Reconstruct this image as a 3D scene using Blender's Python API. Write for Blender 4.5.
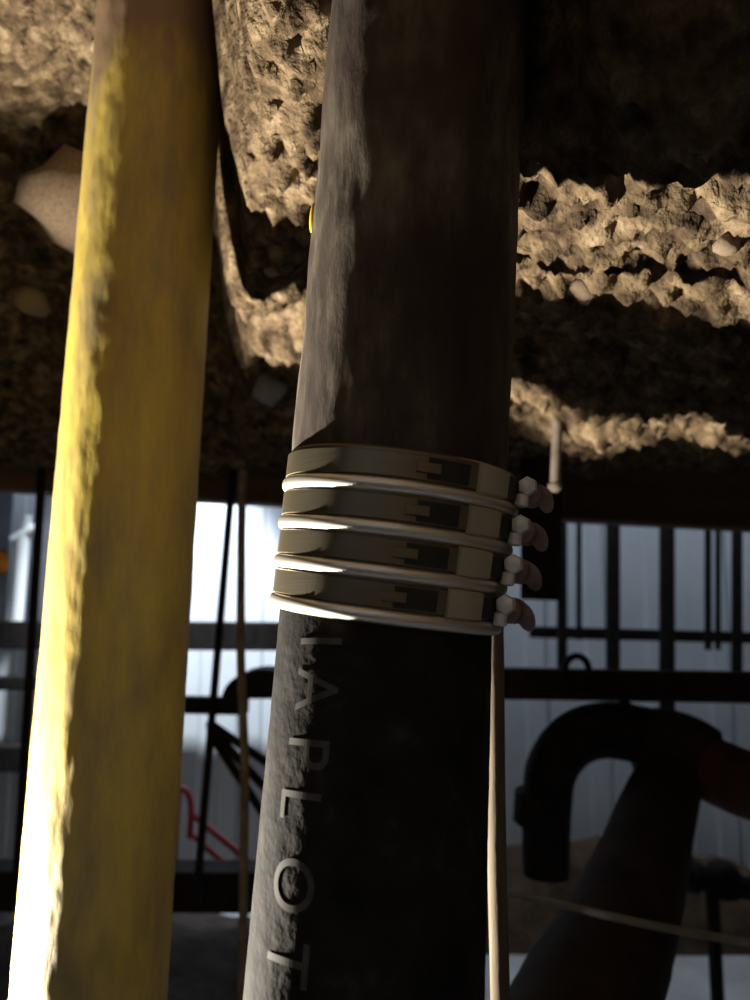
import bpy, bmesh, math, random
from mathutils import Vector, Matrix, noise

random.seed(7)
for o in list(bpy.data.objects):
    bpy.data.objects.remove(o)
scene = bpy.context.scene
COL = scene.collection

# ------------------------------------------------------------------ camera
EYE = Vector((0.0, 0.0, 1.30))
F = 760.0
PITCH = math.atan(100.0 / F)
cam_d = bpy.data.cameras.new('camera')
cam_d.sensor_fit = 'VERTICAL'
cam_d.sensor_height = 36.0
cam_d.lens = 36.0 * F / 1000.0
cam_d.clip_start = 0.01
cam_d.dof.use_dof = True
cam_d.dof.focus_distance = 0.46
cam_d.dof.aperture_fstop = 6.5
cam = bpy.data.objects.new('camera', cam_d)
COL.objects.link(cam)
cam.location = EYE
cam.rotation_euler = (math.pi / 2 + PITCH, 0, 0)
scene.camera = cam

# ------------------------------------------------------------------ world, lamps, exposure
w = bpy.data.worlds.new('sky')
scene.world = w
w.use_nodes = True
bg = w.node_tree.nodes['Background']
bg.inputs['Color'].default_value = (0.74, 0.86, 1.0, 1)
bg.inputs['Strength'].default_value = 1.45

def spot(name, loc, target, power, angle, blend, size, colour):
    d = bpy.data.lights.new(name, 'SPOT')
    d.energy = power
    d.spot_size = math.radians(angle)
    d.spot_blend = blend
    d.shadow_soft_size = size
    d.color = colour
    o = bpy.data.objects.new(name, d)
    COL.objects.link(o)
    o.location = loc
    o.rotation_euler = (Vector(target) - Vector(loc)).to_track_quat('-Z', 'Y').to_euler()
    return o

# hand work lamp on the pit floor to the left
spot('work_lamp', (-0.66, 0.735, 0.82), (-0.016, 0.300, 1.449), 230.0, 106, 0.4, 0.012, (1.0, 0.91, 0.77))
# added unseen spot that brightens the left part of the white hoarding
spot('added_hoarding_spot', (-0.90, 2.55, 2.60), (-0.90, 3.3, 1.10), 360.0, 50, 0.5, 0.05, (0.86, 0.94, 1.0))

scene.view_settings.view_transform = 'Standard'
scene.view_settings.look = 'None'
scene.view_settings.exposure = 0.0
scene.view_settings.gamma = 1.0
scene.view_settings.use_curve_mapping = False

# ------------------------------------------------------------------ helpers
def at(px, py, Y):
    dx = (px - 375.0) / F
    dy = (500.0 - py) / F
    c, s = math.cos(PITCH), math.sin(PITCH)
    d = Vector((dx, c - dy * s, s + dy * c))
    return EYE + d * (Y / d.y)

def link(name, me, mat, parent=None, smooth=True):
    o = bpy.data.objects.new(name, me)
    COL.objects.link(o)
    if mat is not None:
        me.materials.clear()
        me.materials.append(mat)
    if smooth:
        for p in me.polygons:
            p.use_smooth = True
    if parent is not None:
        o.parent = parent
    return o

def obj(name, bm, mat, parent=None, smooth=True):
    bmesh.ops.recalc_face_normals(bm, faces=bm.faces[:])
    me = bpy.data.meshes.new(name)
    bm.to_mesh(me)
    bm.free()
    o = link(name, me, mat, parent, smooth)
    if smooth:
        me.set_sharp_from_angle(angle=math.radians(42))
    return o

def tag(o, label, cat, group=None):
    o['label'] = label
    o['category'] = cat
    if group:
        o['group'] = group
    return o

def thing(name, label, cat, loc=(0, 0, 0), group=None):
    o = bpy.data.objects.new(name, None)
    COL.objects.link(o)
    o.location = loc
    o.empty_display_size = 0.02
    tag(o, label, cat, group)
    return o

def struct(o):
    o['kind'] = 'structure'
    return o

def adopt(o, parent):
    """parent a mesh made in world coordinates under an Empty that only has a location"""
    o.parent = parent
    o.location = -parent.location
    return o

def frame(t):
    t = t.normalized()
    ref = Vector((0, -1, 0)) if abs(t.y) < 0.9 else Vector((0, 0, 1))
    b = t.cross(ref).normalized()
    n = b.cross(t).normalized()
    return n, b           # n points towards the viewer as far as possible

def tube_bm(path, radius, seg=24, caps=True, disp=None, bm=None):
    """path: list of Vectors; radius: number or list"""
    bm = bm or bmesh.new()
    rings = []
    N = len(path)
    n_prev = None
    for i, p in enumerate(path):
        t = (path[min(i + 1, N - 1)] - path[max(i - 1, 0)]).normalized()
        if n_prev is None:
            n, b = frame(t)
        else:
            n = (n_prev - t * n_prev.dot(t)).normalized()
            b = t.cross(n).normalized()
        n_prev = n
        r = radius[i] if isinstance(radius, (list, tuple)) else radius
        ring = []
        for k in range(seg):
            a = 2 * math.pi * k / seg
            d = n * math.cos(a) + b * math.sin(a)
            v = p + d * r
            if disp:
                v = v + d * disp(v)
            ring.append(bm.verts.new(v))
        rings.append(ring)
    for i in range(N - 1):
        for k in range(seg):
            bm.faces.new((rings[i][k], rings[i][(k + 1) % seg], rings[i + 1][(k + 1) % seg], rings[i + 1][k]))
    if caps:
        bm.faces.new(rings[0][::-1])
        bm.faces.new(rings[-1])
    return bm

def line(a, b, n):
    return [a.lerp(b, i / (n - 1)) for i in range(n)]

def spline(pts, n=10):
    P = [pts[0] * 2 - pts[1]] + list(pts) + [pts[-1] * 2 - pts[-2]]
    out = []
    for i in range(1, len(P) - 2):
        for k in range(n):
            t = k / n
            p0, p1, p2, p3 = P[i - 1], P[i], P[i + 1], P[i + 2]
            out.append(0.5 * ((2 * p1) + (p2 - p0) * t + (2 * p0 - 5 * p1 + 4 * p2 - p3) * t * t
                              + (3 * p1 - p0 - 3 * p2 + p3) * t ** 3))
    out.append(P[-2].copy())
    return out

def beam_bm(a, b, wid, hei, bev=0.004, bm=None, up=Vector((0, 0, 1))):
    """rectangular bar from a to b, wid across, hei along up"""
    bm = bm or bmesh.new()
    t = (b - a).normalized()
    s = t.cross(up).normalized()
    u = s.cross(t).normalized()
    vs = []
    for p in (a, b):
        for (i, j) in ((-1, -1), (1, -1), (1, 1), (-1, 1)):
            vs.append(bm.verts.new(p + s * (i * wid / 2) + u * (j * hei / 2)))
    fs = [(0, 1, 2, 3), (7, 6, 5, 4), (0, 4, 5, 1), (1, 5, 6, 2), (2, 6, 7, 3), (3, 7, 4, 0)]
    fcs = [bm.faces.new([vs[i] for i in f]) for f in fs]
    if bev:
        es = set()
        for f in fcs:
            es.update(f.edges)
        bmesh.ops.bevel(bm, geom=list(es), offset=bev, segments=1, affect='EDGES')
    return bm

def ibeam_bm(a, b, wid, hei, tf, tw):
    bm = bmesh.new()
    up = Vector((0, 0, 1))
    beam_bm(a + up * (hei / 2 - tf / 2), b + up * (hei / 2 - tf / 2), wid, tf, 0.001, bm)
    beam_bm(a - up * (hei / 2 - tf / 2), b - up * (hei / 2 - tf / 2), wid, tf, 0.001, bm)
    beam_bm(a, b, tw, hei - 1.5 * tf, 0, bm)
    return bm

# ------------------------------------------------------------------ materials
def new_mat(name):
    m = bpy.data.materials.new(name)
    m.use_nodes = True
    nt = m.node_tree
    return m, nt, nt.nodes['Principled BSDF']

def N(nt, t, **kw):
    n = nt.nodes.new(t)
    for k, v in kw.items():
        setattr(n, k, v)
    return n

def ramp(nt, stops, interp='LINEAR'):
    r = N(nt, 'ShaderNodeValToRGB')
    cr = r.color_ramp
    cr.interpolation = interp
    cr.elements[0].position, cr.elements[0].color = stops[0][0], (*stops[0][1], 1)
    cr.elements[1].position, cr.elements[1].color = stops[-1][0], (*stops[-1][1], 1)
    for p, c in stops[1:-1]:
        e = cr.elements.new(p)
        e.color = (*c, 1)
    return r

def noisy(name, stops, scale, rough=0.8, metal=0.0, bump=0.3, bscale=None, stretch=(1, 1, 1), spec=0.3, detail=8, bdist=0.004):
    m, nt, bs = new_mat(name)
    tc = N(nt, 'ShaderNodeTexCoord')
    mp = N(nt, 'ShaderNodeMapping')
    mp.inputs['Scale'].default_value = stretch
    nt.links.new(tc.outputs['Object'], mp.inputs['Vector'])
    no = N(nt, 'ShaderNodeTexNoise')
    no.inputs['Scale'].default_value = scale
    no.inputs['Detail'].default_value = detail
    no.inputs['Roughness'].default_value = 0.6
    nt.links.new(mp.outputs['Vector'], no.inputs['Vector'])
    r = ramp(nt, stops)
    nt.links.new(no.outputs['Fac'], r.inputs['Fac'])
    nt.links.new(r.outputs['Color'], bs.inputs['Base Color'])
    bs.inputs['Roughness'].default_value = rough
    bs.inputs['Metallic'].default_value = metal
    bs.inputs['Specular IOR Level'].default_value = spec
    if bump:
        nb = N(nt, 'ShaderNodeTexNoise')
        nb.inputs['Scale'].default_value = bscale or scale * 4
        nb.inputs['Detail'].default_value = 6
        nt.links.new(mp.outputs['Vector'], nb.inputs['Vector'])
        bp = N(nt, 'ShaderNodeBump')
        bp.inputs['Strength'].default_value = bump
        bp.inputs['Distance'].default_value = bdist
        nt.links.new(nb.outputs['Fac'], bp.inputs['Height'])
        nt.links.new(bp.outputs['Normal'], bs.inputs['Normal'])
    return m

M = {}
M['soil'] = noisy('soil', [(0.32, (0.018, 0.012, 0.008)), (0.45, (0.070, 0.048, 0.028)), (0.57, (0.145, 0.103, 0.060)), (0.70, (0.27, 0.205, 0.13))],
                  34, rough=0.95, bump=1.0, bscale=150, spec=0.1, bdist=0.006)
M['stone'] = noisy('stone', [(0.3, (0.15, 0.105, 0.07)), (0.5, (0.28, 0.205, 0.14)), (0.7, (0.42, 0.33, 0.24))], 30, rough=0.9, bump=0.6, bscale=120, spec=0.15)
M['stone_grey'] = noisy('stone_grey', [(0.3, (0.16, 0.16, 0.16)), (0.7, (0.42, 0.42, 0.41))], 30, rough=0.9, bump=0.6, bscale=120, spec=0.15)
M['wall_soil'] = noisy('wall_soil', [(0.3, (0.05, 0.034, 0.022)), (0.7, (0.17, 0.12, 0.08))], 8, rough=0.95, bump=0.8, bscale=40, spec=0.1, bdist=0.02)
M['concrete'] = noisy('concrete', [(0.3, (0.44, 0.43, 0.43)), (0.7, (0.62, 0.61, 0.61))], 5, rough=0.85, bump=0.2, bscale=60)
M['dark_soil'] = noisy('dark_soil', [(0.3, (0.012, 0.010, 0.010)), (0.7, (0.04, 0.032, 0.028))], 12, rough=0.95, bump=0.8, bscale=60, spec=0.1, bdist=0.01)
M['sheet'] = noisy('sheet', [(0.3, (0.58, 0.62, 0.68)), (0.7, (0.74, 0.78, 0.83))], 2.5, rough=0.5, bump=0.05, bscale=6, spec=0.4)
M['dark_steel'] = noisy('dark_steel', [(0.3, (0.008, 0.007, 0.007)), (0.7, (0.022, 0.018, 0.017))], 20, rough=0.75, bump=0.15, bscale=90, spec=0.1)
M['rust_steel'] = noisy('rust_steel', [(0.3, (0.016, 0.011, 0.009)), (0.7, (0.040, 0.027, 0.022))], 18, rough=0.8, bump=0.2, bscale=90, spec=0.2)
M['red_iron'] = noisy('red_iron', [(0.3, (0.05, 0.020, 0.016)), (0.7, (0.10, 0.042, 0.034))], 18, rough=0.8, bump=0.2, bscale=90, spec=0.2)
M['timber'] = noisy('timber', [(0.3, (0.06, 0.038, 0.025)), (0.7, (0.16, 0.105, 0.068))], 14, rough=0.85, bump=0.4, bscale=50, stretch=(0.12, 1, 1), spec=0.15)
M['tan_wood'] = noisy('tan_wood', [(0.3, (0.09, 0.07, 0.05)), (0.7, (0.19, 0.155, 0.11))], 40, rough=0.8, bump=0.3, bscale=90, stretch=(1, 1, 0.15), spec=0.2)
M['brown_rod'] = noisy('brown_rod', [(0.3, (0.09, 0.072, 0.058)), (0.7, (0.20, 0.16, 0.13))], 30, rough=0.8, bump=0.2, spec=0.2)
M['red_paint'] = noisy('red_paint', [(0.3, (0.36, 0.03, 0.04)), (0.7, (0.5, 0.06, 0.07))], 20, rough=0.5, bump=0.05)
M['plain_white'] = noisy('plain_white', [(0.3, (0.75, 0.78, 0.8)), (0.7, (0.85, 0.88, 0.9))], 10, rough=0.4, bump=0.0)
M['board'] = noisy('board', [(0.3, (0.045, 0.045, 0.055)), (0.7, (0.09, 0.09, 0.105))], 6, rough=0.8, bump=0.2)
M['conduit'] = noisy('conduit', [(0.3, (0.13, 0.12, 0.11)), (0.7, (0.24, 0.225, 0.21))], 30, rough=0.7, bump=0.1)
M['orange'] = noisy('orange', [(0.3, (0.5, 0.2, 0.06)), (0.7, (0.7, 0.34, 0.12))], 30, rough=0.7, bump=0.2)
M['steel_screw'] = noisy('steel_screw', [(0.3, (0.62, 0.59, 0.54)), (0.7, (0.88, 0.85, 0.80))], 60, rough=0.4, metal=0.3, bump=0.1)
M['screw_brown'] = noisy('screw_brown', [(0.3, (0.12, 0.085, 0.072)), (0.7, (0.28, 0.21, 0.18))], 80, rough=0.5, metal=0.4, bump=0.1)
M['slot'] = noisy('slot', [(0.3, (0.018, 0.018, 0.015)), (0.7, (0.04, 0.04, 0.033))], 60, rough=0.6, bump=0.1)
M['plate'] = noisy('plate', [(0.3, (0.50, 0.45, 0.34)), (0.7, (0.66, 0.60, 0.46))], 50, rough=0.45, metal=0.5, bump=0.05)

# stainless: warm reflective steel with fine circumferential brushing
def stainless(name, col, rough):
    m, nt, bs = new_mat(name)
    tc = N(nt, 'ShaderNodeTexCoord')
    mp = N(nt, 'ShaderNodeMapping')
    mp.inputs['Scale'].default_value = (8, 8, 400)
    nt.links.new(tc.outputs['Object'], mp.inputs['Vector'])
    no = N(nt, 'ShaderNodeTexNoise')
    no.inputs['Scale'].default_value = 3
    nt.links.new(mp.outputs['Vector'], no.inputs['Vector'])
    r = ramp(nt, [(0.3, tuple(c * 0.85 for c in col)), (0.7, col)])
    nt.links.new(no.outputs['Fac'], r.inputs['Fac'])
    nt.links.new(r.outputs['Color'], bs.inputs['Base Color'])
    bs.inputs['Metallic'].default_value = 0.92
    bs.inputs['Roughness'].default_value = rough
    return m
M['stainless'] = stainless('stainless', (0.27, 0.235, 0.165), 0.40)
M['stainless_bead'] = stainless('stainless_bead', (0.85, 0.82, 0.74), 0.45)

# yellow paint, soiled in crusts and streaks, bare soil-brown towards the top
def yellow_mat():
    m, nt, bs = new_mat('yellow_paint')
    L = nt.links.new
    tc = N(nt, 'ShaderNodeTexCoord')
    mp = N(nt, 'ShaderNodeMapping')
    mp.inputs['Scale'].default_value = (1, 1, 0.28)
    L(tc.outputs['Object'], mp.inputs['Vector'])
    n1 = N(nt, 'ShaderNodeTexNoise'); n1.inputs['Scale'].default_value = 26; n1.inputs['Detail'].default_value = 9; n1.inputs['Roughness'].default_value = 0.65
    L(mp.outputs['Vector'], n1.inputs['Vector'])
    n2 = N(nt, 'ShaderNodeTexNoise'); n2.inputs['Scale'].default_value = 9; n2.inputs['Detail'].default_value = 4
    L(tc.outputs['Object'], n2.inputs['Vector'])
    r1 = ramp(nt, [(0.35, (0.32, 0.32, 0.32)), (0.75, (0.95, 0.95, 0.95))])
    L(n1.outputs['Fac'], r1.inputs['Fac'])
    yel = ramp(nt, [(0.3, (0.74, 0.55, 0.055)), (0.7, (0.88, 0.68, 0.08))])
    L(n2.outputs['Fac'], yel.inputs['Fac'])
    mx = N(nt, 'ShaderNodeMixRGB')
    mx.inputs['Color2'].default_value = (0.25, 0.195, 0.13, 1)
    L(r1.outputs['Color'], mx.inputs['Fac'])
    L(yel.outputs['Color'], mx.inputs['Color1'])
    # blackish smudges
    n3 = N(nt, 'ShaderNodeTexNoise'); n3.inputs['Scale'].default_value = 7; n3.inputs['Detail'].default_value = 3
    mp3 = N(nt, 'ShaderNodeMapping'); mp3.inputs['Scale'].default_value = (1.4, 1.4, 0.7); mp3.inputs['Location'].default_value = (3.1, 1.7, 0.4)
    L(tc.outputs['Object'], mp3.inputs['Vector']); L(mp3.outputs['Vector'], n3.inputs['Vector'])
    r3 = ramp(nt, [(0.60, (0, 0, 0)), (0.74, (0.6, 0.6, 0.6))])
    L(n3.outputs['Fac'], r3.inputs['Fac'])
    mx2 = N(nt, 'ShaderNodeMixRGB'); mx2.inputs['Color2'].default_value = (0.10, 0.07, 0.045, 1)
    L(r3.outputs['Color'], mx2.inputs['Fac']); L(mx.outputs['Color'], mx2.inputs['Color1'])
    # soil crust where the pipe leaves the ground (world height)
    geo = N(nt, 'ShaderNodeNewGeometry')
    sx = N(nt, 'ShaderNodeSeparateXYZ'); L(geo.outputs['Position'], sx.inputs['Vector'])
    ad = N(nt, 'ShaderNodeMath', operation='MULTIPLY_ADD'); ad.inputs[1].default_value = 0.14
    L(n1.outputs['Fac'], ad.inputs[0]); L(sx.outputs['Z'], ad.inputs[2])
    mr = N(nt, 'ShaderNodeMapRange'); mr.inputs['From Min'].default_value = 1.89; mr.inputs['From Max'].default_value = 1.96
    L(ad.outputs[0], mr.inputs['Value'])
    mx3 = N(nt, 'ShaderNodeMixRGB'); mx3.inputs['Color2'].default_value = (0.26, 0.18, 0.11, 1)
    L(mr.outputs['Result'], mx3.inputs['Fac']); L(mx2.outputs['Color'], mx3.inputs['Color1'])
    L(mx3.outputs['Color'], bs.inputs['Base Color'])
    bs.inputs['Roughness'].default_value = 0.55
    bs.inputs['Specular IOR Level'].default_value = 0.35
    bp = N(nt, 'ShaderNodeBump'); bp.inputs['Strength'].default_value = 0.6; bp.inputs['Distance'].default_value = 0.003
    L(n1.outputs['Fac'], bp.inputs['Height']); L(bp.outputs['Normal'], bs.inputs['Normal'])
    return m
M['yellow'] = yellow_mat()

def rusty_mat():
    m, nt, bs = new_mat('rusty_pipe')
    L = nt.links.new
    tc = N(nt, 'ShaderNodeTexCoord')
    mp = N(nt, 'ShaderNodeMapping'); mp.inputs['Scale'].default_value = (1, 1, 0.35)
    L(tc.outputs['Object'], mp.inputs['Vector'])
    n1 = N(nt, 'ShaderNodeTexNoise'); n1.inputs['Scale'].default_value = 30; n1.inputs['Detail'].default_value = 9; n1.inputs['Roughness'].default_value = 0.65
    L(mp.outputs['Vector'], n1.inputs['Vector'])
    r1 = ramp(nt, [(0.3, (0.030, 0.022, 0.018)), (0.5, (0.068, 0.055, 0.043)), (0.62, (0.14, 0.118, 0.09)), (0.75, (0.22, 0.205, 0.17))])
    L(n1.outputs['Fac'], r1.inputs['Fac'])
    n2 = N(nt, 'ShaderNodeTexNoise'); n2.inputs['Scale'].default_value = 9; n2.inputs['Detail'].default_value = 5
    L(tc.outputs['Object'], n2.inputs['Vector'])
    r2 = ramp(nt, [(0.42, (0, 0, 0)), (0.62, (0.8, 0.8, 0.8))])
    L(n2.outputs['Fac'], r2.inputs['Fac'])
    mx = N(nt, 'ShaderNodeMixRGB'); mx.inputs['Color2'].default_value = (0.034, 0.022, 0.020, 1)
    L(r2.outputs['Color'], mx.inputs['Fac']); L(r1.outputs['Color'], mx.inputs['Color1'])
    L(mx.outputs['Color'], bs.inputs['Base Color'])
    bs.inputs['Roughness'].default_value = 0.8
    bs.inputs['Specular IOR Level'].default_value = 0.2
    bp = N(nt, 'ShaderNodeBump'); bp.inputs['Strength'].default_value = 0.7; bp.inputs['Distance'].default_value = 0.003
    L(n1.outputs['Fac'], bp.inputs['Height']); L(bp.outputs['Normal'], bs.inputs['Normal'])
    return m
M['rusty'] = rusty_mat()

def rubber_mat():
    m, nt, bs = new_mat('rubber')
    L = nt.links.new
    tc = N(nt, 'ShaderNodeTexCoord')
    n1 = N(nt, 'ShaderNodeTexNoise'); n1.inputs['Scale'].default_value = 35; n1.inputs['Detail'].default_value = 8; n1.inputs['Roughness'].default_value = 0.6
    L(tc.outputs['Object'], n1.inputs['Vector'])
    r1 = ramp(nt, [(0.35, (0.011, 0.0105, 0.010)), (0.58, (0.022, 0.020, 0.019)), (0.72, (0.046, 0.042, 0.038))])
    L(n1.outputs['Fac'], r1.inputs['Fac'])
    L(r1.outputs['Color'], bs.inputs['Base Color'])
    bs.inputs['Roughness'].default_value = 0.85
    bs.inputs['Specular IOR Level'].default_value = 0.06
    # fabric wrap weave of the hose
    w1 = N(nt, 'ShaderNodeTexNoise'); w1.inputs['Scale'].default_value = 130; w1.inputs['Detail'].default_value = 3
    L(tc.outputs['Object'], w1.inputs['Vector'])
    bp = N(nt, 'ShaderNodeBump'); bp.inputs['Strength'].default_value = 0.6; bp.inputs['Distance'].default_value = 0.002
    L(w1.outputs['Fac'], bp.inputs['Height']); L(bp.outputs['Normal'], bs.inputs['Normal'])
    return m
M['rubber'] = rubber_mat()
M['print'] = noisy('print', [(0.35, (0.045, 0.042, 0.039)), (0.65, (0.095, 0.09, 0.083))], 90, rough=0.8, bump=0)

# ------------------------------------------------------------------ the setting
REAR = 2.30       # rear edge of the undermined ground
BACK = 3.30       # white hoarding

def sstep(a, b, v):
    k = min(max((v - a) / (b - a), 0.0), 1.0)
    return k * k * (3 - 2 * k)

def base_h(x, y):
    """height of the earth soffit over the eye, metres"""
    q = Vector((x, y, 0.0))
    u = x + 0.185 * y + 0.014 * noise.noise(q * 14) + 0.010 * noise.noise(q * 40)
    h = 0.65 + (0.365 - 0.65) * sstep(-0.045, 0.010, u)          # high round the yellow pipe
    h += (0.285 - 0.365 - 0.2 * min(x - 0.1, 0.25)) * sstep(0.0, 0.065, x)  # low and falling to the right
    h += 0.16 * math.exp(-(((x - 0.045) / 0.075) ** 2 + ((y - 0.415) / 0.062) ** 2) ** 2)   # hollow round the rusty pipe
    h += 0.14 * sstep(0.42, 0.32, y) * sstep(0.05, 0.12, x)
    k = sstep(0.85, 2.0, y)
    return h * (1 - k) + 0.38 * k

def soffit(x, y):
    p = Vector((x, y, 0.0))
    h = base_h(x, y)
    amp = 0.6 + 0.4 * min(max((y - 0.3) / 0.6, 0), 1)
    h += 0.018 * amp * noise.noise(p * 4.0 + Vector((3.3, 1.1, 0)))
    h += (0.020 + 0.045 * sstep(0.75, 0.95, y)) * amp * noise.noise(p * 10.0 + Vector((7.3, 4.1, 2)))
    r = 1 - abs(noise.noise(p * 31.0))
    h += 0.017 * (0.6 - r)
    h += 0.013 * noise.noise(p * 72.0)
    d = noise.voronoi(p * 60.0)[0]
    h += 0.015 * (d[0] - 0.35)
    h += 0.008 * noise.noise(p * 140.0)
    return h

def graded(a, b, steps):
    out = [a]
    while out[-1] < b:
        out.append(out[-1] + steps(out[-1]))
    out[-1] = b
    return out

def build_ceiling():
    xs = graded(-2.2, 2.2, lambda x: 0.0045 if -0.42 < x < 0.62 else (0.012 if -0.9 < x < 1.3 else 0.05))
    ys = graded(-0.80, REAR, lambda y: 0.05 if y < 0.25 else (0.0045 if y < 1.15 else 0.012))
    verts, faces = [], []
    nx = len(xs)
    for y in ys:
        for x in xs:
            verts.append((x, y, EYE.z + soffit(x, y)))
    for j in range(len(ys) - 1):
        for i in range(nx - 1):
            a = j * nx + i
            faces.append((a, a + nx, a + nx + 1, a + 1))
    # top and sides so that the undermined ground is a solid body
    top = EYE.z + 0.80
    ny = len(ys)
    base = len(verts)
    ring = [(i, 0) for i in range(nx)] + [(nx - 1, j) for j in range(1, ny)] + \
           [(i, ny - 1) for i in range(nx - 2, -1, -1)] + [(0, j) for j in range(ny - 2, 0, -1)]
    for (i, j) in ring:
        verts.append((xs[i], ys[j], top))
    n = len(ring)
    for k in range(n):
        (i, j), (i2, j2) = ring[k], ring[(k + 1) % n]
        faces.append((j * nx + i, j2 * nx + i2, base + (k + 1) % n, base + k))
    faces.append(tuple(base + k for k in range(n)))
    me = bpy.data.meshes.new('ceiling')
    me.from_pydata(verts, [], faces)
    me.update()
    return struct(link('ceiling', me, M['soil']))
ceiling = build_ceiling()

def stone_bm(r, sq=(1, 1, 1), seed=0, sub=3):
    bm = bmesh.new()
    bmesh.ops.create_icosphere(bm, subdivisions=sub, radius=1.0)
    off = Vector((seed * 3.7, seed * 1.3, seed * 0.7))
    for v in bm.verts:
        d = v.co.normalized()
        k = 1 + 0.34 * noise.noise(d * 1.3 + off) + 0.26 * noise.noise(d * 3.1 + off)
        # flatten facets
        v.co = Vector((d.x * sq[0], d.y * sq[1], d.z * sq[2])) * (r * k)
    return bm

stone_meshes = []
for s in range(8):
    bm = stone_bm(1.0, (1, 0.85 + 0.05 * (s % 3), 0.6 + 0.06 * (s % 4)), s + 1, 2)
    me = bpy.data.meshes.new('stone')
    bm.to_mesh(me)
    bm.free()
    for p in me.polygons:
        p.use_smooth = True
    me.materials.append(M['stone_grey'] if s == 2 else M['stone'])
    stone_meshes.append(me)

def add_stone(x, y, r, k, sink=-0.1):
    o = bpy.data.objects.new('stone', stone_meshes[k % 8])
    COL.objects.link(o)
    o.parent = ceiling
    o.location = (x, y, EYE.z + soffit(x, y) - r * sink)
    o.scale = (r, r, r)
    o.rotation_euler = (random.uniform(-.5, .5), random.uniform(-.5, .5), random.uniform(0, 6.28))
    return o

for i in range(70):
    y = 0.45 + 1.75 * random.random() ** 1.2
    x = random.uniform(-0.55, 0.62) * max(y, 0.55)
    add_stone(x, y, random.uniform(0.006, 0.015) * (0.7 + 0.5 * y), i if i % 8 != 2 else 3)
# the large pale cobble beside the yellow pipe and its neighbours
def add_cobble(px, py, Y, r, k, rot):
    o = bpy.data.objects.new('stone', stone_meshes[k])
    COL.objects.link(o)
    o.parent = ceiling
    o.location = at(px, py, Y)
    o.scale = r
    o.rotation_euler = rot
add_cobble(75, 205, 0.98, (0.075, 0.06, 0.085), 3, (0.2, 0.3, 0.4))
add_cobble(30, 300, 1.15, (0.03, 0.03, 0.03), 4, (0.2, 0.3, 1.4))
add_cobble(268, 388, 1.35, (0.045, 0.035, 0.04), 2, (0.1, 0.2, 2.0))

# floor
def floor_build():
    bm = bmesh.new()
    xs = [-2.2 + 4.4 * i / 60 for i in range(61)]
    ys = [-1.6 + (BACK + 1.6) * j / 60 for j in range(61)]
    g = [[bm.verts.new((x, y, 0.012 * noise.noise(Vector((x * 3, y * 3, 0))))) for x in xs] for y in ys]
    for j in range(60):
        for i in range(60):
            bm.faces.new((g[j][i], g[j][i + 1], g[j + 1][i + 1], g[j + 1][i]))
    return struct(obj('floor', bm, M['concrete']))
floor = floor_build()

def wall(name, a, b, z0, z1, mat, n=40):
    bm = bmesh.new()
    d = (b - a)
    nr = Vector((-d.y, d.x, 0)).normalized()
    g = []
    for j in range(n + 1):
        row = []
        for i in range(n + 1):
            p = a + d * (i / n) + Vector((0, 0, z0 + (z1 - z0) * j / n))
            row.append(bm.verts.new(p + nr * 0.05 * noise.noise(p * 4)))
        g.append(row)
    for j in range(n):
        for i in range(n):
            bm.faces.new((g[j][i], g[j][i + 1], g[j + 1][i + 1], g[j + 1][i]))
    return struct(obj(name, bm, mat))
wall('wall_left', Vector((-2.2, BACK, 0)), Vector((-2.2, -1.6, 0)), 0, 2.15, M['wall_soil'])
wall('wall_right', Vector((2.2, -1.6, 0)), Vector((2.2, BACK, 0)), 0, 2.15, M['wall_soil'])
wall('wall_front', Vector((-2.2, -1.6, 0)), Vector((2.2, -1.6, 0)), 0, 2.15, M['wall_soil'])

# white hoarding of upright sheets
def back_wall():
    bm = beam_bm(Vector((-2.3, BACK + 0.04, 1.2)), Vector((2.3, BACK + 0.04, 1.2)), 0.03, 2.4, 0)
    wb = struct(obj('wall_back', bm, M['sheet'], smooth=False))
    bm = bmesh.new()
    W = 0.262
    prof = [(-W / 2 + 0.004, 0.0), (-W / 2 + 0.014, -0.014), (-W / 6, -0.014), (-W / 6 + 0.01, -0.006), (W / 6 - 0.01, -0.006),
            (W / 6, -0.014), (W / 2 - 0.014, -0.014), (W / 2 - 0.004, 0.0)]
    lo = [bm.verts.new((x, y, 0.0)) for x, y in prof]
    hi = [bm.verts.new((x, y, 2.4)) for x, y in prof]
    for i in range(len(prof) - 1):
        bm.faces.new((lo[i], lo[i + 1], hi[i + 1], hi[i]))
    bm.faces.new(lo[::-1]); bm.faces.new(hi)
    bm.faces.new((lo[-1], lo[0], hi[0], hi[-1]))
    bmesh.ops.recalc_face_normals(bm, faces=bm.faces[:])
    me = bpy.data.meshes.new('sheet_panel')
    bm.to_mesh(me); bm.free()
    me.materials.append(M['sheet'])
    for i in range(-8, 9):
        o = bpy.data.objects.new('sheet_panel', me)
        COL.objects.link(o)
        o.parent = wb
        o.location = (i * W + 0.08, BACK + 0.02, 0)
back_wall()

# timber lintel under the rear edge of the earth
lint = beam_bm(at(-190, 448, 2.24), at(950, 508, 2.24), 0.10, 0.20, 0.006)
tag(obj('timber_lintel', lint, M['timber'], smooth=False), 'long brown timber lintel under the rear edge of the earth overhang', 'beam')

# ------------------------------------------------------------------ the yellow pipe
def crust(amp, s, zs=0.35):
    def f(v):
        q = Vector((v.x, v.y, v.z * zs)) * s
        return amp * (noise.noise(q) + 0.6 * noise.noise(q * 2.7))
    return f
YA, YB = at(167, -40, 0.775), at(89, 1015, 0.75)
ya = YA + (YA - YB).normalized() * 0.12
yb = YB + (YB - YA).normalized() * 0.35
yp = tube_bm(line(ya, yb, 420), 0.0688, 160, True, crust(0.0007, 60))
tag(obj('yellow_pipe', yp, M['yellow']), 'thick yellow painted upright pipe crusted with soil, left of the clamp', 'pipe')

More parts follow.
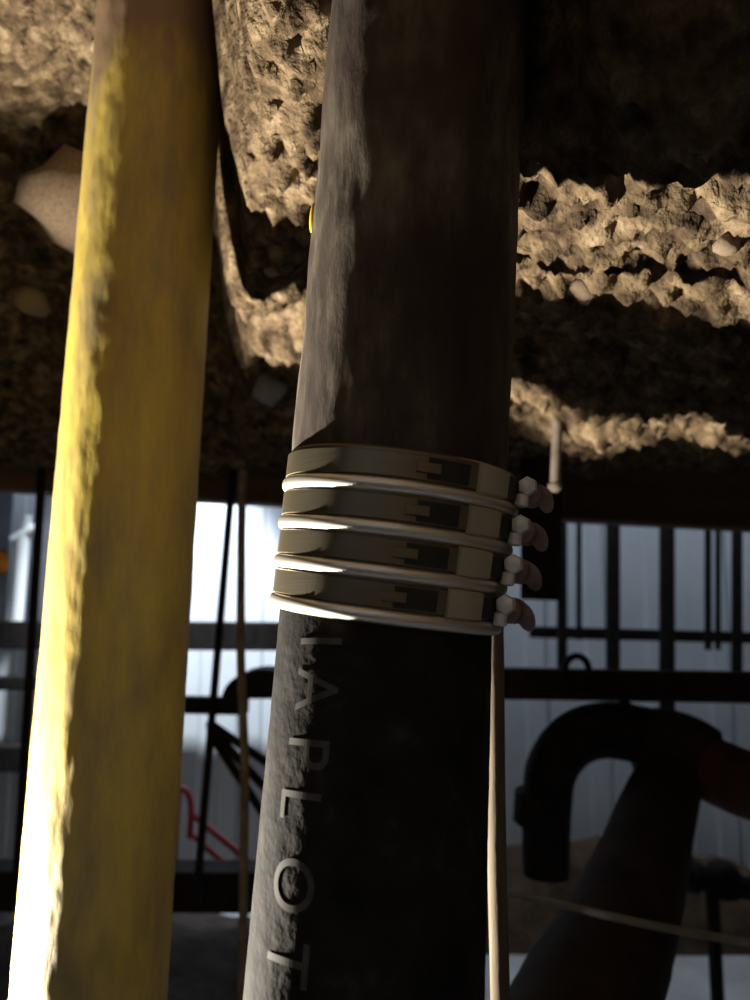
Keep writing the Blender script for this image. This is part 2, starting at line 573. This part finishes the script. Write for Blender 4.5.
# ------------------------------------------------------------------ the rusty pipe, hose and clamp
PT = at(433, -30, 0.450)
PC = at(394, 543, 0.447)     # clamp centre
HB = at(363, 1012, 0.418)
caxis = (at(386, 600, 0.4478) - at(401, 480, 0.4462)).normalized()
axis = (PC - caxis * 0.03 - PT).normalized()
ptop = PT - axis * 0.12
pend = PC - axis * 0.005
rp = tube_bm(line(ptop, pend, 260), 0.0635, 128, True, crust(0.0012, 50))
rust = tag(obj('rusty_pipe', rp, M['rusty']), 'wide rusty brown iron pipe rising from the steel clamp into the earth', 'pipe')
# drip of yellow paint on its edge
pd = at(309, 232, 0.455)

P0 = PC + caxis * 0.034
haxis = (HB - P0).normalized()
hstart = PC + caxis * 0.002
hend = HB + haxis * 0.30
hn, hb = frame(haxis)
HR = 0.0612
hose_bm = tube_bm(spline([hstart, P0] + line(P0, hend, 14)[1:], 18), HR, 128, True, crust(0.0002, 70, 1.0))
hose = thing('rubber_hose', 'black rubber hose with faint lettering hanging below the steel clamp', 'hose', hend)
adopt(obj('hose_wall', hose_bm, M['rubber']), hose)

def hose_point(s, ang, r):
    """s metres down from clamp centre; ang measured from the viewer-facing line, + to the right"""
    d = hn * math.cos(ang) + RIGHT_H * math.sin(ang)
    return P0 + haxis * s + d * r
RIGHT_H = hb if hb.x > 0 else -hb

def letter(ch, py, hpx, acen):
    cu = bpy.data.curves.new('letter', 'FONT')
    cu.body = ch
    cu.size = 1.0
    cu.align_x = 'CENTER'
    cu.align_y = 'CENTER'
    to = bpy.data.objects.new('letter_tmp', cu)
    COL.objects.link(to)
    bpy.context.view_layer.update()
    me = bpy.data.meshes.new_from_object(to.evaluated_get(bpy.context.evaluated_depsgraph_get()))
    bpy.data.objects.remove(to)
    bm = bmesh.new()
    bm.from_mesh(me)
    bpy.data.meshes.remove(me)
    ys = [v.co.y for v in bm.verts]
    y0, y1 = min(ys), max(ys)
    for k in range(1, 12):
        c = y0 + (y1 - y0) * k / 12
        bmesh.ops.bisect_plane(bm, geom=bm.verts[:] + bm.edges[:] + bm.faces[:], plane_co=(0, c, 0), plane_no=(0, 1, 0))
    # distance down the hose for this image row
    best = min((abs_row(s / 1000.0, py), s / 1000.0) for s in range(0, 330, 2))[1]
    sc = hpx / (y1 - y0)
    for v in bm.verts:
        arc = (v.co.y - (y0 + y1) / 2) * sc        # letter tops point right
        dn = v.co.x * sc * 0.85                     # reading direction runs downwards
        v.co = hose_point(best + dn, acen + arc / HR, HR + 0.0005)
    obj('letter', bm, M['print'], None, False)
    o = bpy.context.scene.collection.objects[-1]
    return o

def project(v):
    c, s = math.cos(PITCH), math.sin(PITCH)
    q = v - EYE
    z = q.y * c + q.z * s
    return 375 + F * q.x / z, 500 - F * (-q.y * s + q.z * c) / z
def abs_row(s, py):
    return abs(project(hose_point(s, -0.5, HR))[1] - py)

for ch, py, ac in (('I', 640, -0.58), ('A', 690, -0.58), ('P', 752, -0.62), ('L', 806, -0.66), ('O', 888, -0.66), ('T', 968, -0.66)):
    adopt(letter(ch, py, 0.026, ac), hose)

# --- stainless coupling
CN, CB = frame(haxis)
CRIGHT = CB if CB.x > 0 else -CB
# the coupling follows the mean of the two axes
CN = (CN - caxis * CN.dot(caxis)).normalized()
CRIGHT = caxis.cross(CN).normalized()
if CRIGHT.x < 0:
    CRIGHT = -CRIGHT
def cp(s, ang, r):
    r -= 0.026 * (s + 0.044)      # the rusty pipe is a little wider than the hose
    return PC + caxis * s + (CN * math.cos(ang) + CRIGHT * math.sin(ang)) * r

HALF = 0.0440
coup = thing('pipe_coupling', 'stainless steel four-band coupling clamped round the rusty pipe and black hose', 'coupling', PC + caxis * HALF)
R0 = 0.0652
def revolve(prof, a0=0, a1=2 * math.pi, seg=160, close=True):
    """prof: list of (s, r) closed loop"""
    bm = bmesh.new()
    full = abs(a1 - a0 - 2 * math.pi) < 1e-6
    n = seg if full else seg + 1
    rings = []
    for k in range(n):
        a = a0 + (a1 - a0) * k / seg
        rings.append([bm.verts.new(cp(s, a, r)) for s, r in prof])
    m = len(prof)
    for k in range(n if full else n - 1):
        A, B = rings[k], rings[(k + 1) % n]
        for i in range(m):
            j = (i + 1) % m
            bm.faces.new((A[i], A[j], B[j], B[i]))
    if not full:
        bm.faces.new(rings[0]); bm.faces.new(rings[-1][::-1])
    return bm
# inner sleeve with rolled top edge
prof = [(-HALF, R0 - 0.001), (-HALF - 0.0012, R0 + 0.0005), (-HALF, R0 + 0.002), (HALF, R0 + 0.002), (HALF + 0.0012, R0 + 0.0005), (HALF, R0 - 0.001)]
adopt(obj('sleeve', revolve(prof), M['stainless']), coup)

pitch = 2 * HALF / 4
for k in range(4):
    s0 = -HALF + k * pitch + 0.0012
    s1 = s0 + pitch - 0.0084
    sm = (s0 + s1) / 2
    # flat band
    rb = R0 + 0.0032
    band = adopt(obj('band', revolve([(s0, R0 + 0.002), (s0 + 0.0006, rb), (s1 - 0.0006, rb), (s1, R0 + 0.002)]), M['stainless']), coup)
    def sub(o):
        o.parent = band
        return o
    # rounded bead below it, finely ribbed where the worm thread is pressed in
    bc = s1 + 0.0040
    def bead_bm():
        bm = bmesh.new()
        seg, m = 360, 10
        rings = []
        for q in range(seg):
            a = 2 * math.pi * q / seg
            rib = 0.00035 if q % 2 else 0.0
            ring = []
            for i in range(m + 1):
                t = math.pi * i / m
                ring.append(bm.verts.new(cp(bc - 0.0037 * math.cos(t), a, R0 + 0.0020 + (0.0028 - rib) * math.sin(t))))
            rings.append(ring)
        for q in range(seg):
            A, B = rings[q], rings[(q + 1) % seg]
            for i in range(m):
                bm.faces.new((A[i], A[i + 1], B[i + 1], B[i]))
        return bm
    adopt(obj('bead', bead_bm(), M['stainless_bead']), coup)
    sh = 0.02 - 0.045 * k
    # overlapping outer strap that begins left of centre
    strap = revolve([(s0 + 0.0005, rb - 0.0005), (s0 + 0.0008, rb + 0.0006), (s1 - 0.0008, rb + 0.0006), (s1 - 0.0005, rb - 0.0005)],
                    math.radians(-32) + sh * 0.3, math.radians(86) + sh, 60)
    sub(obj('strap', strap, M['stainless']))
    # dark slot with a tongue
    slot = revolve([(s0 + 0.0014, rb + 0.0006), (s0 + 0.0014, rb + 0.0016), (s1 - 0.0014, rb + 0.0016), (s1 - 0.0014, rb + 0.0006)],
                   math.radians(9) + sh, math.radians(28) + sh, 12)
    sub(obj('slot', slot, M['slot'], smooth=False))
    tong = revolve([(s0 + 0.004, rb + 0.001), (s0 + 0.0044, rb + 0.003), (s1 - 0.0044, rb + 0.003), (s1 - 0.004, rb + 0.001)],
                   math.radians(4) + sh, math.radians(14) + sh, 8)
    sub(obj('tongue', tong, M['stainless'], smooth=False))
    # pale raised plate
    pl = revolve([(s0 - 0.0008, rb), (s0 + 0.0002, rb + 0.0030), (s1 - 0.0002, rb + 0.0030), (s1 + 0.0008, rb)],
                 math.radians(33) + sh, math.radians(52) + sh, 12)
    sub(obj('buckle_plate', pl, M['plate'], smooth=False))
    g = revolve([(s0 + 0.0012, rb + 0.0006), (s0 + 0.0012, rb + 0.0018), (s1 - 0.0012, rb + 0.0018), (s1 - 0.0012, rb + 0.0006)],
                math.radians(54) + sh, math.radians(74) + sh, 12)
    sub(obj('slot', g, M['slot'], smooth=False))
    # screw barrel, screw head and the turned-out ear of the band
    a = math.radians(72) + sh
    tang = (-CN * math.sin(a) + CRIGHT * math.cos(a))
    rad = (CN * math.cos(a) + CRIGHT * math.sin(a))
    c0 = cp(sm, a, rb + 0.0072)
    # barrel of the screw lies along the band, so its hexagon head faces the viewer
    hous = tube_bm([c0 - tang * 0.007, c0 - tang * 0.006, c0 + tang * 0.010, c0 + tang * 0.011], [0.0060, 0.0072, 0.0072, 0.0056], 20)
    sub(obj('screw_housing', hous, M['screw_brown']))
    hc = c0 - tang * 0.0085 - caxis * 0.0028 - rad * 0.0005
    head = tube_bm([hc - tang * 0.0042, hc - tang * 0.0032, hc, hc + tang * 0.0015], [0.0026, 0.0050, 0.0056, 0.0056], 6)
    so = sub(obj('screw_head', head, M['steel_screw']))
    w0 = c0 - tang * 0.0075 + caxis * 0.0052 - rad * 0.0030
    st = tube_bm([w0 - caxis * 0.0038, w0 - caxis * 0.003, w0 + caxis * 0.003, w0 + caxis * 0.0038], [0.0024, 0.0038, 0.0038, 0.0024], 12)
    sub(obj('saddle_lug', st, M['steel_screw']))
    e0 = c0 + rad * 0.005 - caxis * 0.003
    ear_path = spline([c0 + rad * 0.003 + tang * 0.001 - caxis * 0.001, e0 + rad * 0.003 + caxis * 0.005, e0 + rad * 0.0065 + caxis * 0.0125 + tang * 0.002], 5)
    bm = bmesh.new()
    prev = None
    for i, p in enumerate(ear_path):
        f = i / (len(ear_path) - 1)
        wd = 0.0054 * math.sqrt(max(1 - (f * 0.98) ** 3, 0.03))
        dr = (ear_path[min(i + 1, len(ear_path) - 1)] - ear_path[max(i - 1, 0)]).normalized()
        wv = dr.cross(tang).normalized()
        q = [p + wv * wd - tang * 0.0009, p + wv * wd + tang * 0.0009, p - wv * wd + tang * 0.0009, p - wv * wd - tang * 0.0009]
        cur = [bm.verts.new(v) for v in q]
        if prev:
            for j in range(4):
                bm.faces.new((prev[j], prev[(j + 1) % 4], cur[(j + 1) % 4], cur[j]))
        else:
            bm.faces.new(cur)
        prev = cur
    bm.faces.new(prev[::-1])
    sub(obj('band_ear', bm, M['screw_brown']))

# ------------------------------------------------------------------ thin rods, hangers, beams behind
def rod(name, a, b, r, mat, label, cat='rod', group=None, seg=14, wob=0.0):
    n = 16
    path = line(a, b, n)
    if wob:
        path = [p + Vector((wob * noise.noise(p * 5), wob * noise.noise(p * 5 + Vector((9, 0, 0))), 0)) for p in path]
    o = obj(name, tube_bm(path, r, seg), M[mat])
    return tag(o, label, cat, group)

# pale wooden rod right behind the hose
a, b = at(486, 120, 0.60), at(499, 1010, 0.60)
rod('wooden_rod', a, b + (b - a).normalized() * 0.20, 0.0072, 'tan_wood', 'thin pale wooden rod standing upright close behind the black hose', 'rod', wob=0.002)
# short iron rod hanging from the earth right of the rusty pipe
t = thing('hanging_rod', 'short brown iron rod with a knob end hanging from the earth', 'rod', at(560, 372, 1.10))
a, b = at(561, 340, 1.10), at(555, 486, 1.10)
adopt(obj('shaft', tube_bm(line(a, b, 10), 0.0075, 14), M['brown_rod']), t)
adopt(obj('knob', tube_bm([b + Vector((0, 0, 0.006)), b + Vector((0, 0, 0.002)), b - Vector((0, 0, 0.004)), b - Vector((0, 0, 0.009))], [0.006, 0.0105, 0.0105, 0.005], 14), M['brown_rod']), t)

# left of centre, between the two pipes
rod('iron_rod', at(233, 470, 2.0), at(196, 905, 2.0), 0.0105, 'dark_steel', 'slim black iron rod leaning between the yellow pipe and the hose', 'rod')
rod('brown_post', at(243, 470, 1.5), at(243, 1020, 1.5), 0.0085, 'brown_rod', 'slim brown upright post just left of the black hose', 'post', wob=0.006)
rod('iron_rod', at(42, 470, 2.0), at(17, 880, 2.0), 0.0115, 'dark_steel', 'slim black iron rod leaning left of the yellow pipe', 'rod')

def beam(name, pa, pb, Y, hpx, mat, label, depth=None, cat='beam', Yb=None):
    Yb = Yb or Y
    h = hpx / F * Y
    o = obj(name, beam_bm(at(*pa, Y), at(*pb, Yb), depth or h, h, min(0.004, h * .1)), M[mat], smooth=False)
    return tag(o, label, cat)

beam('steel_beam', (-120, 634), (468, 637), 3.05, 27, 'dark_steel', 'black horizontal steel beam across the bright white sheets, left of the hose')
o = obj('steel_post', beam_bm(Vector((at(462, 640, 3.05).x, 3.05, 0.0)), Vector((at(462, 640, 3.05).x, 3.05, 2.2)), 0.05, 0.05, 0.003, up=Vector((1, 0, 0))), M['dark_steel'], smooth=False)
tag(o, 'dark steel post behind the hose at the end of the long steel beam', 'post')
beam('steel_rail', (-120, 683), (120, 683), 3.02, 13, 'dark_steel', 'thin black rail below the steel beam, left of the yellow pipe', cat='rail')
beam('steel_rail', (-120, 757), (110, 757), 3.02, 24, 'dark_steel', 'lowest dark rail on the hoarding, left of the yellow pipe', cat='rail')
beam('box_beam', (-140, 884), (440, 887), 2.20, 36, 'dark_steel', 'thick dark box beam near the floor between yellow pipe and hose')
beam('steel_rail', (530, 632), (800, 639), 3.05, 11, 'dark_steel', 'thin upper black rail across the sheets right of the clamp', cat='rail')
bb = beam('rust_beam', (310, 680), (800, 688), 1.75, 29, 'rust_steel', 'dark red-brown iron beam crossing above the bent pipe', depth=0.05)

beam('header_bar', (330, 340), (900, 340), 2.95, 16, 'dark_steel', 'dark header bar high on the hoarding from which the hangers drop', cat='bar')
# iron hangers in front of the white sheets, right side
for px, y0, y1, wpx, Y in ((562, 480, 668, 9, 2.97), (579, 520, 640, 5, 2.97), (613, 520, 672, 12, 2.97), (667, 470, 735, 13, 2.97),
                           (708, 520, 650, 6, 2.97), (718, 520, 650, 5, 2.97), (737, 520, 672, 9, 2.97)):
    lab = {562: 'thin dark hanger nearest the clamp in front of the sheets',
           579: 'very thin dark wire second from the clamp before the sheets',
           613: 'medium dark hanger bar above the rounded bend of the pipe',
           667: 'longest and thickest dark hanger bar right of the clamp',
           708: 'thin wire, left of the close pair at the far right',
           718: 'thin wire, right of the close pair at the far right',
           737: 'dark hanger bar at the right edge of the picture'}[px]
    o = obj('hanger_bar', beam_bm(at(px, 345, Y), at(px, y1, Y), wpx / F * Y * .7, wpx / F * Y, 0.002, up=Vector((1, 0, 0))), M['dark_steel'], smooth=False)
    tag(o, lab, 'hanger', 'hangers on the right hoarding')

# dark iron plate beside the clamp
o = obj('iron_plate', beam_bm(at(541, 420, 1.9), at(541, 600, 1.9), 0.012, 40 / F * 1.9, 0.002, up=Vector((1, 0, 0))), M['rust_steel'], smooth=False)
tag(o, 'dark brown upright iron plate directly right of the clamp screws', 'plate')

# ring on the iron beam
rc = at(577, 670, 1.70)
path = [rc + Vector((math.cos(q) * 0.026, 0, math.sin(q) * 0.030)) for q in [math.radians(-60 + 300 * i / 22) for i in range(23)]]
tag(obj('iron_ring', tube_bm(path, 0.0075, 10), M['dark_steel']), 'small open black iron ring standing on the red-brown beam', 'ring')

# bent drain pipe with branch
br = thing('branch_pipe', 'dark bent iron pipe with a thick slanting branch at the right', 'pipe', at(590, 1020, 0.95))
el = spline([at(546, 875, 1.62), at(546, 840, 1.62), at(547, 800, 1.61), at(552, 768, 1.6), at(572, 741, 1.6), at(604, 730, 1.6), at(645, 736, 1.6), at(690, 752, 1.6)], 8)
nE = len(el)
adopt(obj('elbow', tube_bm(el, [0.046 + 0.014 * (i / nE) for i in range(nE)], 28, True, crust(0.0012, 25, 1)), M['dark_steel']), br)
ca, cb_ = at(543, 790, 1.61), at(541, 826, 1.61)
adopt(obj('collar', tube_bm([ca, ca.lerp(cb_, .08), ca.lerp(cb_, .92), cb_], [0.050, 0.057, 0.057, 0.050], 28), M['dark_steel']), br)
dg = spline([at(684, 752, 1.60), at(664, 792, 1.52), at(626, 912, 1.16), at(588, 1000, 0.99), at(535, 1130, 0.82)], 10)
nD = len(dg)
adopt(obj('slanting_leg', tube_bm(dg, [0.058 + 0.024 * min(i / (nD * 0.75), 1) for i in range(nD)], 40, True, crust(0.0015, 25, 1)), M['rust_steel']), br)
rbp = spline([at(655, 742, 1.6), at(690, 757, 1.58), at(722, 774, 1.53), at(760, 788, 1.47), at(830, 800, 1.4)], 8)
adopt(obj('side_branch', tube_bm(rbp, 0.062, 32, True, crust(0.0012, 25, 1)), M['red_iron']), br)
hub = tube_bm(line(at(640, 738, 1.6), at(712, 762, 1.57), 8), [0.062, 0.07, 0.074, 0.076, 0.076, 0.074, 0.07, 0.064], 32)
adopt(obj('hub', hub, M['rust_steel']), br)
hp = at(630, 712, 1.58)
adopt(obj('lug', tube_bm([hp + Vector((-0.02, 0, 0.02)), hp + Vector((0, -0.005, 0.004)), hp + Vector((0.012, -0.008, -0.02))], [0.012, 0.014, 0.011], 10), M['dark_steel']), br)
hs = line(at(678, 730, 1.53), at(696, 741, 1.52), 5)
adopt(obj('hub_glint', tube_bm(hs, [0.001, 0.0022, 0.0028, 0.0022, 0.001], 8), M['steel_screw']), br)  # bright sliver standing in for a highlight on the hub

# thin grey conduit crossing in front of the slanting leg
cpth = spline([at(380, 868, 1.20), at(470, 884, 1.10), at(540, 900, 1.00), at(600, 914, 0.93), at(665, 928, 0.90), at(780, 948, 0.88)], 8)
tag(obj('thin_conduit', tube_bm(cpth, 0.0046, 12), M['conduit']), 'thin grey-brown conduit crossing low in front of the slanting pipe', 'conduit')

# earth banks at the foot of the hoarding
def heap(name, x0, x1, y0, y1, hgt, seed, mat, label):
    bm = bmesh.new()
    n = 40
    g = []
    for j in range(n + 1):
        row = []
        for i in range(n + 1):
            u, v = i / n, j / n
            e = math.sin(math.pi * u) ** 0.6 * math.sin(math.pi * v) ** 0.6
            x, y = x0 + (x1 - x0) * u, y0 + (y1 - y0) * v
            z = -0.015 + e * (hgt(u) + 0.05 * noise.noise(Vector((x * 6, y * 6, seed))) + 0.02 * noise.noise(Vector((x * 18, y * 18, seed))))
            row.append(bm.verts.new((x, y, z)))
        g.append(row)
    for j in range(n):
        for i in range(n):
            bm.faces.new((g[j][i], g[j][i + 1], g[j + 1][i + 1], g[j + 1][i]))
    bm.faces.new([g[0][i] for i in range(n + 1)] + [g[j][n] for j in range(1, n + 1)] + [g[n][i] for i in range(n - 1, -1, -1)] + [g[j][0] for j in range(n - 1, 0, -1)])
    return tag(obj(name, bm, M[mat]), label, 'soil')
heap('soil_heap', -2.1, 0.02, 2.0, 3.27, lambda u: 0.24, 1.0, 'dark_soil', 'low dark heap of soil on the floor left of the hose')
heap('soil_heap', 0.06, 2.1, 3.0, 3.27, lambda u: 0.52 - 0.30 * u, 5.0, 'wall_soil', 'brown sloping heap of soil behind the bent pipe')

# small valve lying by the hoarding, right
vv = thing('pipe_valve', 'small dark iron valve with a round bonnet behind the branch', 'valve', at(712, 905, 2.2))
adopt(obj('body', tube_bm(spline([at(682, 874, 2.2), at(700, 878, 2.2), at(725, 884, 2.2), at(758, 890, 2.2)], 5), [0.03] * 16, 18), M['dark_steel']), vv)
adopt(obj('bonnet', tube_bm([at(722, 895, 2.2), at(722, 872, 2.2), at(722, 864, 2.2), at(722, 860, 2.2)], [0.045, 0.048, 0.036, 0.015], 20), M['dark_steel']), vv)
adopt(obj('flange', tube_bm([at(690, 876, 2.2), at(698, 878, 2.2)], 0.043, 20), M['dark_steel']), vv)
adopt(obj('foot', tube_bm([at(712, 890, 2.2), Vector((at(712, 905, 2.2).x, 2.2, 0.0))], 0.018, 14), M['dark_steel']), vv)

# dark braces behind, left of the hose
for (p, q, lab) in (((208, 722), (285, 775), 'upper dark brace fanning out left of the hose'),
                    ((209, 726), (283, 808), 'middle dark brace fanning out left of the hose'),
                    ((211, 735), (278, 836), 'lowest dark brace fanning out left of the hose')):
    rod('brace_bar', at(*p, 2.02), at(*q, 1.98), 0.011, 'dark_steel', lab, 'brace', 'braces left of the hose')
beam('brace_plate', (165, 704), (248, 706), 2.04, 16, 'dark_steel', 'dark flat bar from which the braces fan out', cat='plate')
# dark rounded drum cover above the braces
dm = []
for i in range(15):
    q = math.pi * i / 14
    dm.append(at(262, 699, 2.02) + Vector((-math.cos(q) * 0.105, 0, math.sin(q) * 0.075)))
bm = bmesh.new()
fr = [bm.verts.new(p) for p in dm]
bk = [bm.verts.new(p + Vector((0, 0.12, 0))) for p in dm]
for i in range(14):
    bm.faces.new((fr[i], fr[i + 1], bk[i + 1], bk[i]))
bm.faces.new(fr); bm.faces.new(bk[::-1]); bm.faces.new((fr[0], bk[0], bk[-1], fr[-1]))
tag(obj('round_cover', bm, M['dark_steel'], smooth=False), 'dark half-round cover behind the brown post', 'cover')

# red handrail bars
hr = thing('red_handrail', 'thin red painted handrail slanting low between yellow pipe and hose', 'handrail', at(190, 880, 2.27))
r1 = spline([at(178, 788, 2.27), at(187, 792, 2.27), at(191, 806, 2.27), at(190, 838, 2.27)], 5)
adopt(obj('hook', tube_bm(r1, 0.0088, 10), M['red_paint']), hr)
adopt(obj('rail', tube_bm(line(at(189, 812, 2.27), at(262, 872, 2.27), 6), 0.0080, 10), M['red_paint']), hr)
adopt(obj('rail', tube_bm(line(at(188, 832, 2.28), at(250, 884, 2.28), 6), 0.0072, 10), M['red_paint']), hr)
adopt(obj('post', tube_bm(line(at(178, 790, 2.27), at(173, 884, 2.27), 4), 0.0092, 10), M['red_paint']), hr)

# plain white upright tube with a tee-shaped top, far left
wp = thing('white_tube', 'white upright tube with a tee-shaped top at the far left', 'pipe', at(17, 622, 3.05))
adopt(obj('tube', tube_bm(line(at(24, 535, 3.05), at(17, 622, 3.05), 6), 0.024, 16), M['plain_white']), wp)
adopt(obj('tee', tube_bm(line(at(13, 541, 3.05), at(36, 528, 3.05), 5), 0.022, 16), M['plain_white']), wp)
adopt(obj('stub', tube_bm(line(at(25, 534, 3.05), at(29, 515, 3.05), 4), 0.016, 14), M['plain_white']), wp)

# dark boards hanging either side of the white tube
for p0, p1, lab in ((-110, 11, 'dark board hanging at the left edge of the picture'), (36, 84, 'dark board hanging between white tube and yellow pipe')):
    h = (at(0, 440, 3.08) - at(0, 622, 3.08)).z
    o = obj('dark_board', beam_bm(at(p0, 531, 3.10), at(p1, 531, 3.10), 0.014, h, 0.002), M['board'], smooth=False)
    tag(o, lab, 'board', 'dark boards at the far left')

# small rusty orange cap at the left margin
oc = at(1, 562, 1.6)
tag(obj('orange_cap', tube_bm([oc + Vector((0, 0, 0.024)), oc + Vector((0, 0, 0.02)), oc, oc - Vector((0, 0, 0.02)), oc - Vector((0, 0, 0.026))], [0.006, 0.014, 0.017, 0.013, 0.005], 16), M['orange']),
    'small orange-brown cap at the left edge of the picture', 'cap')

# paint drip on the rusty pipe
dr = bmesh.new()
bmesh.ops.create_icosphere(dr, subdivisions=3, radius=1.0)
dpos = min(((project(ptop.lerp(pend, i / 400))[1] - 232) ** 2, i) for i in range(401))[1]
dc = ptop.lerp(pend, dpos / 400)
an, ab = frame(axis)
abr = ab if ab.x > 0 else -ab
dd = an * math.cos(-1.42) + abr * math.sin(-1.42)
for v in dr.verts:
    v.co = dc + dd * 0.0637 + dd * v.co.x * 0.0022 + axis * v.co.y * 0.010 + dd.cross(axis) * v.co.z * 0.0035
M['drip'] = noisy('drip', [(0.3, (0.75, 0.42, 0.02)), (0.7, (0.85, 0.55, 0.04))], 40, rough=0.5, bump=0.1)
dro = obj('paint_drip', dr, M['drip'])
dro.parent = rust
dro['label'] = 'yellow paint drip'
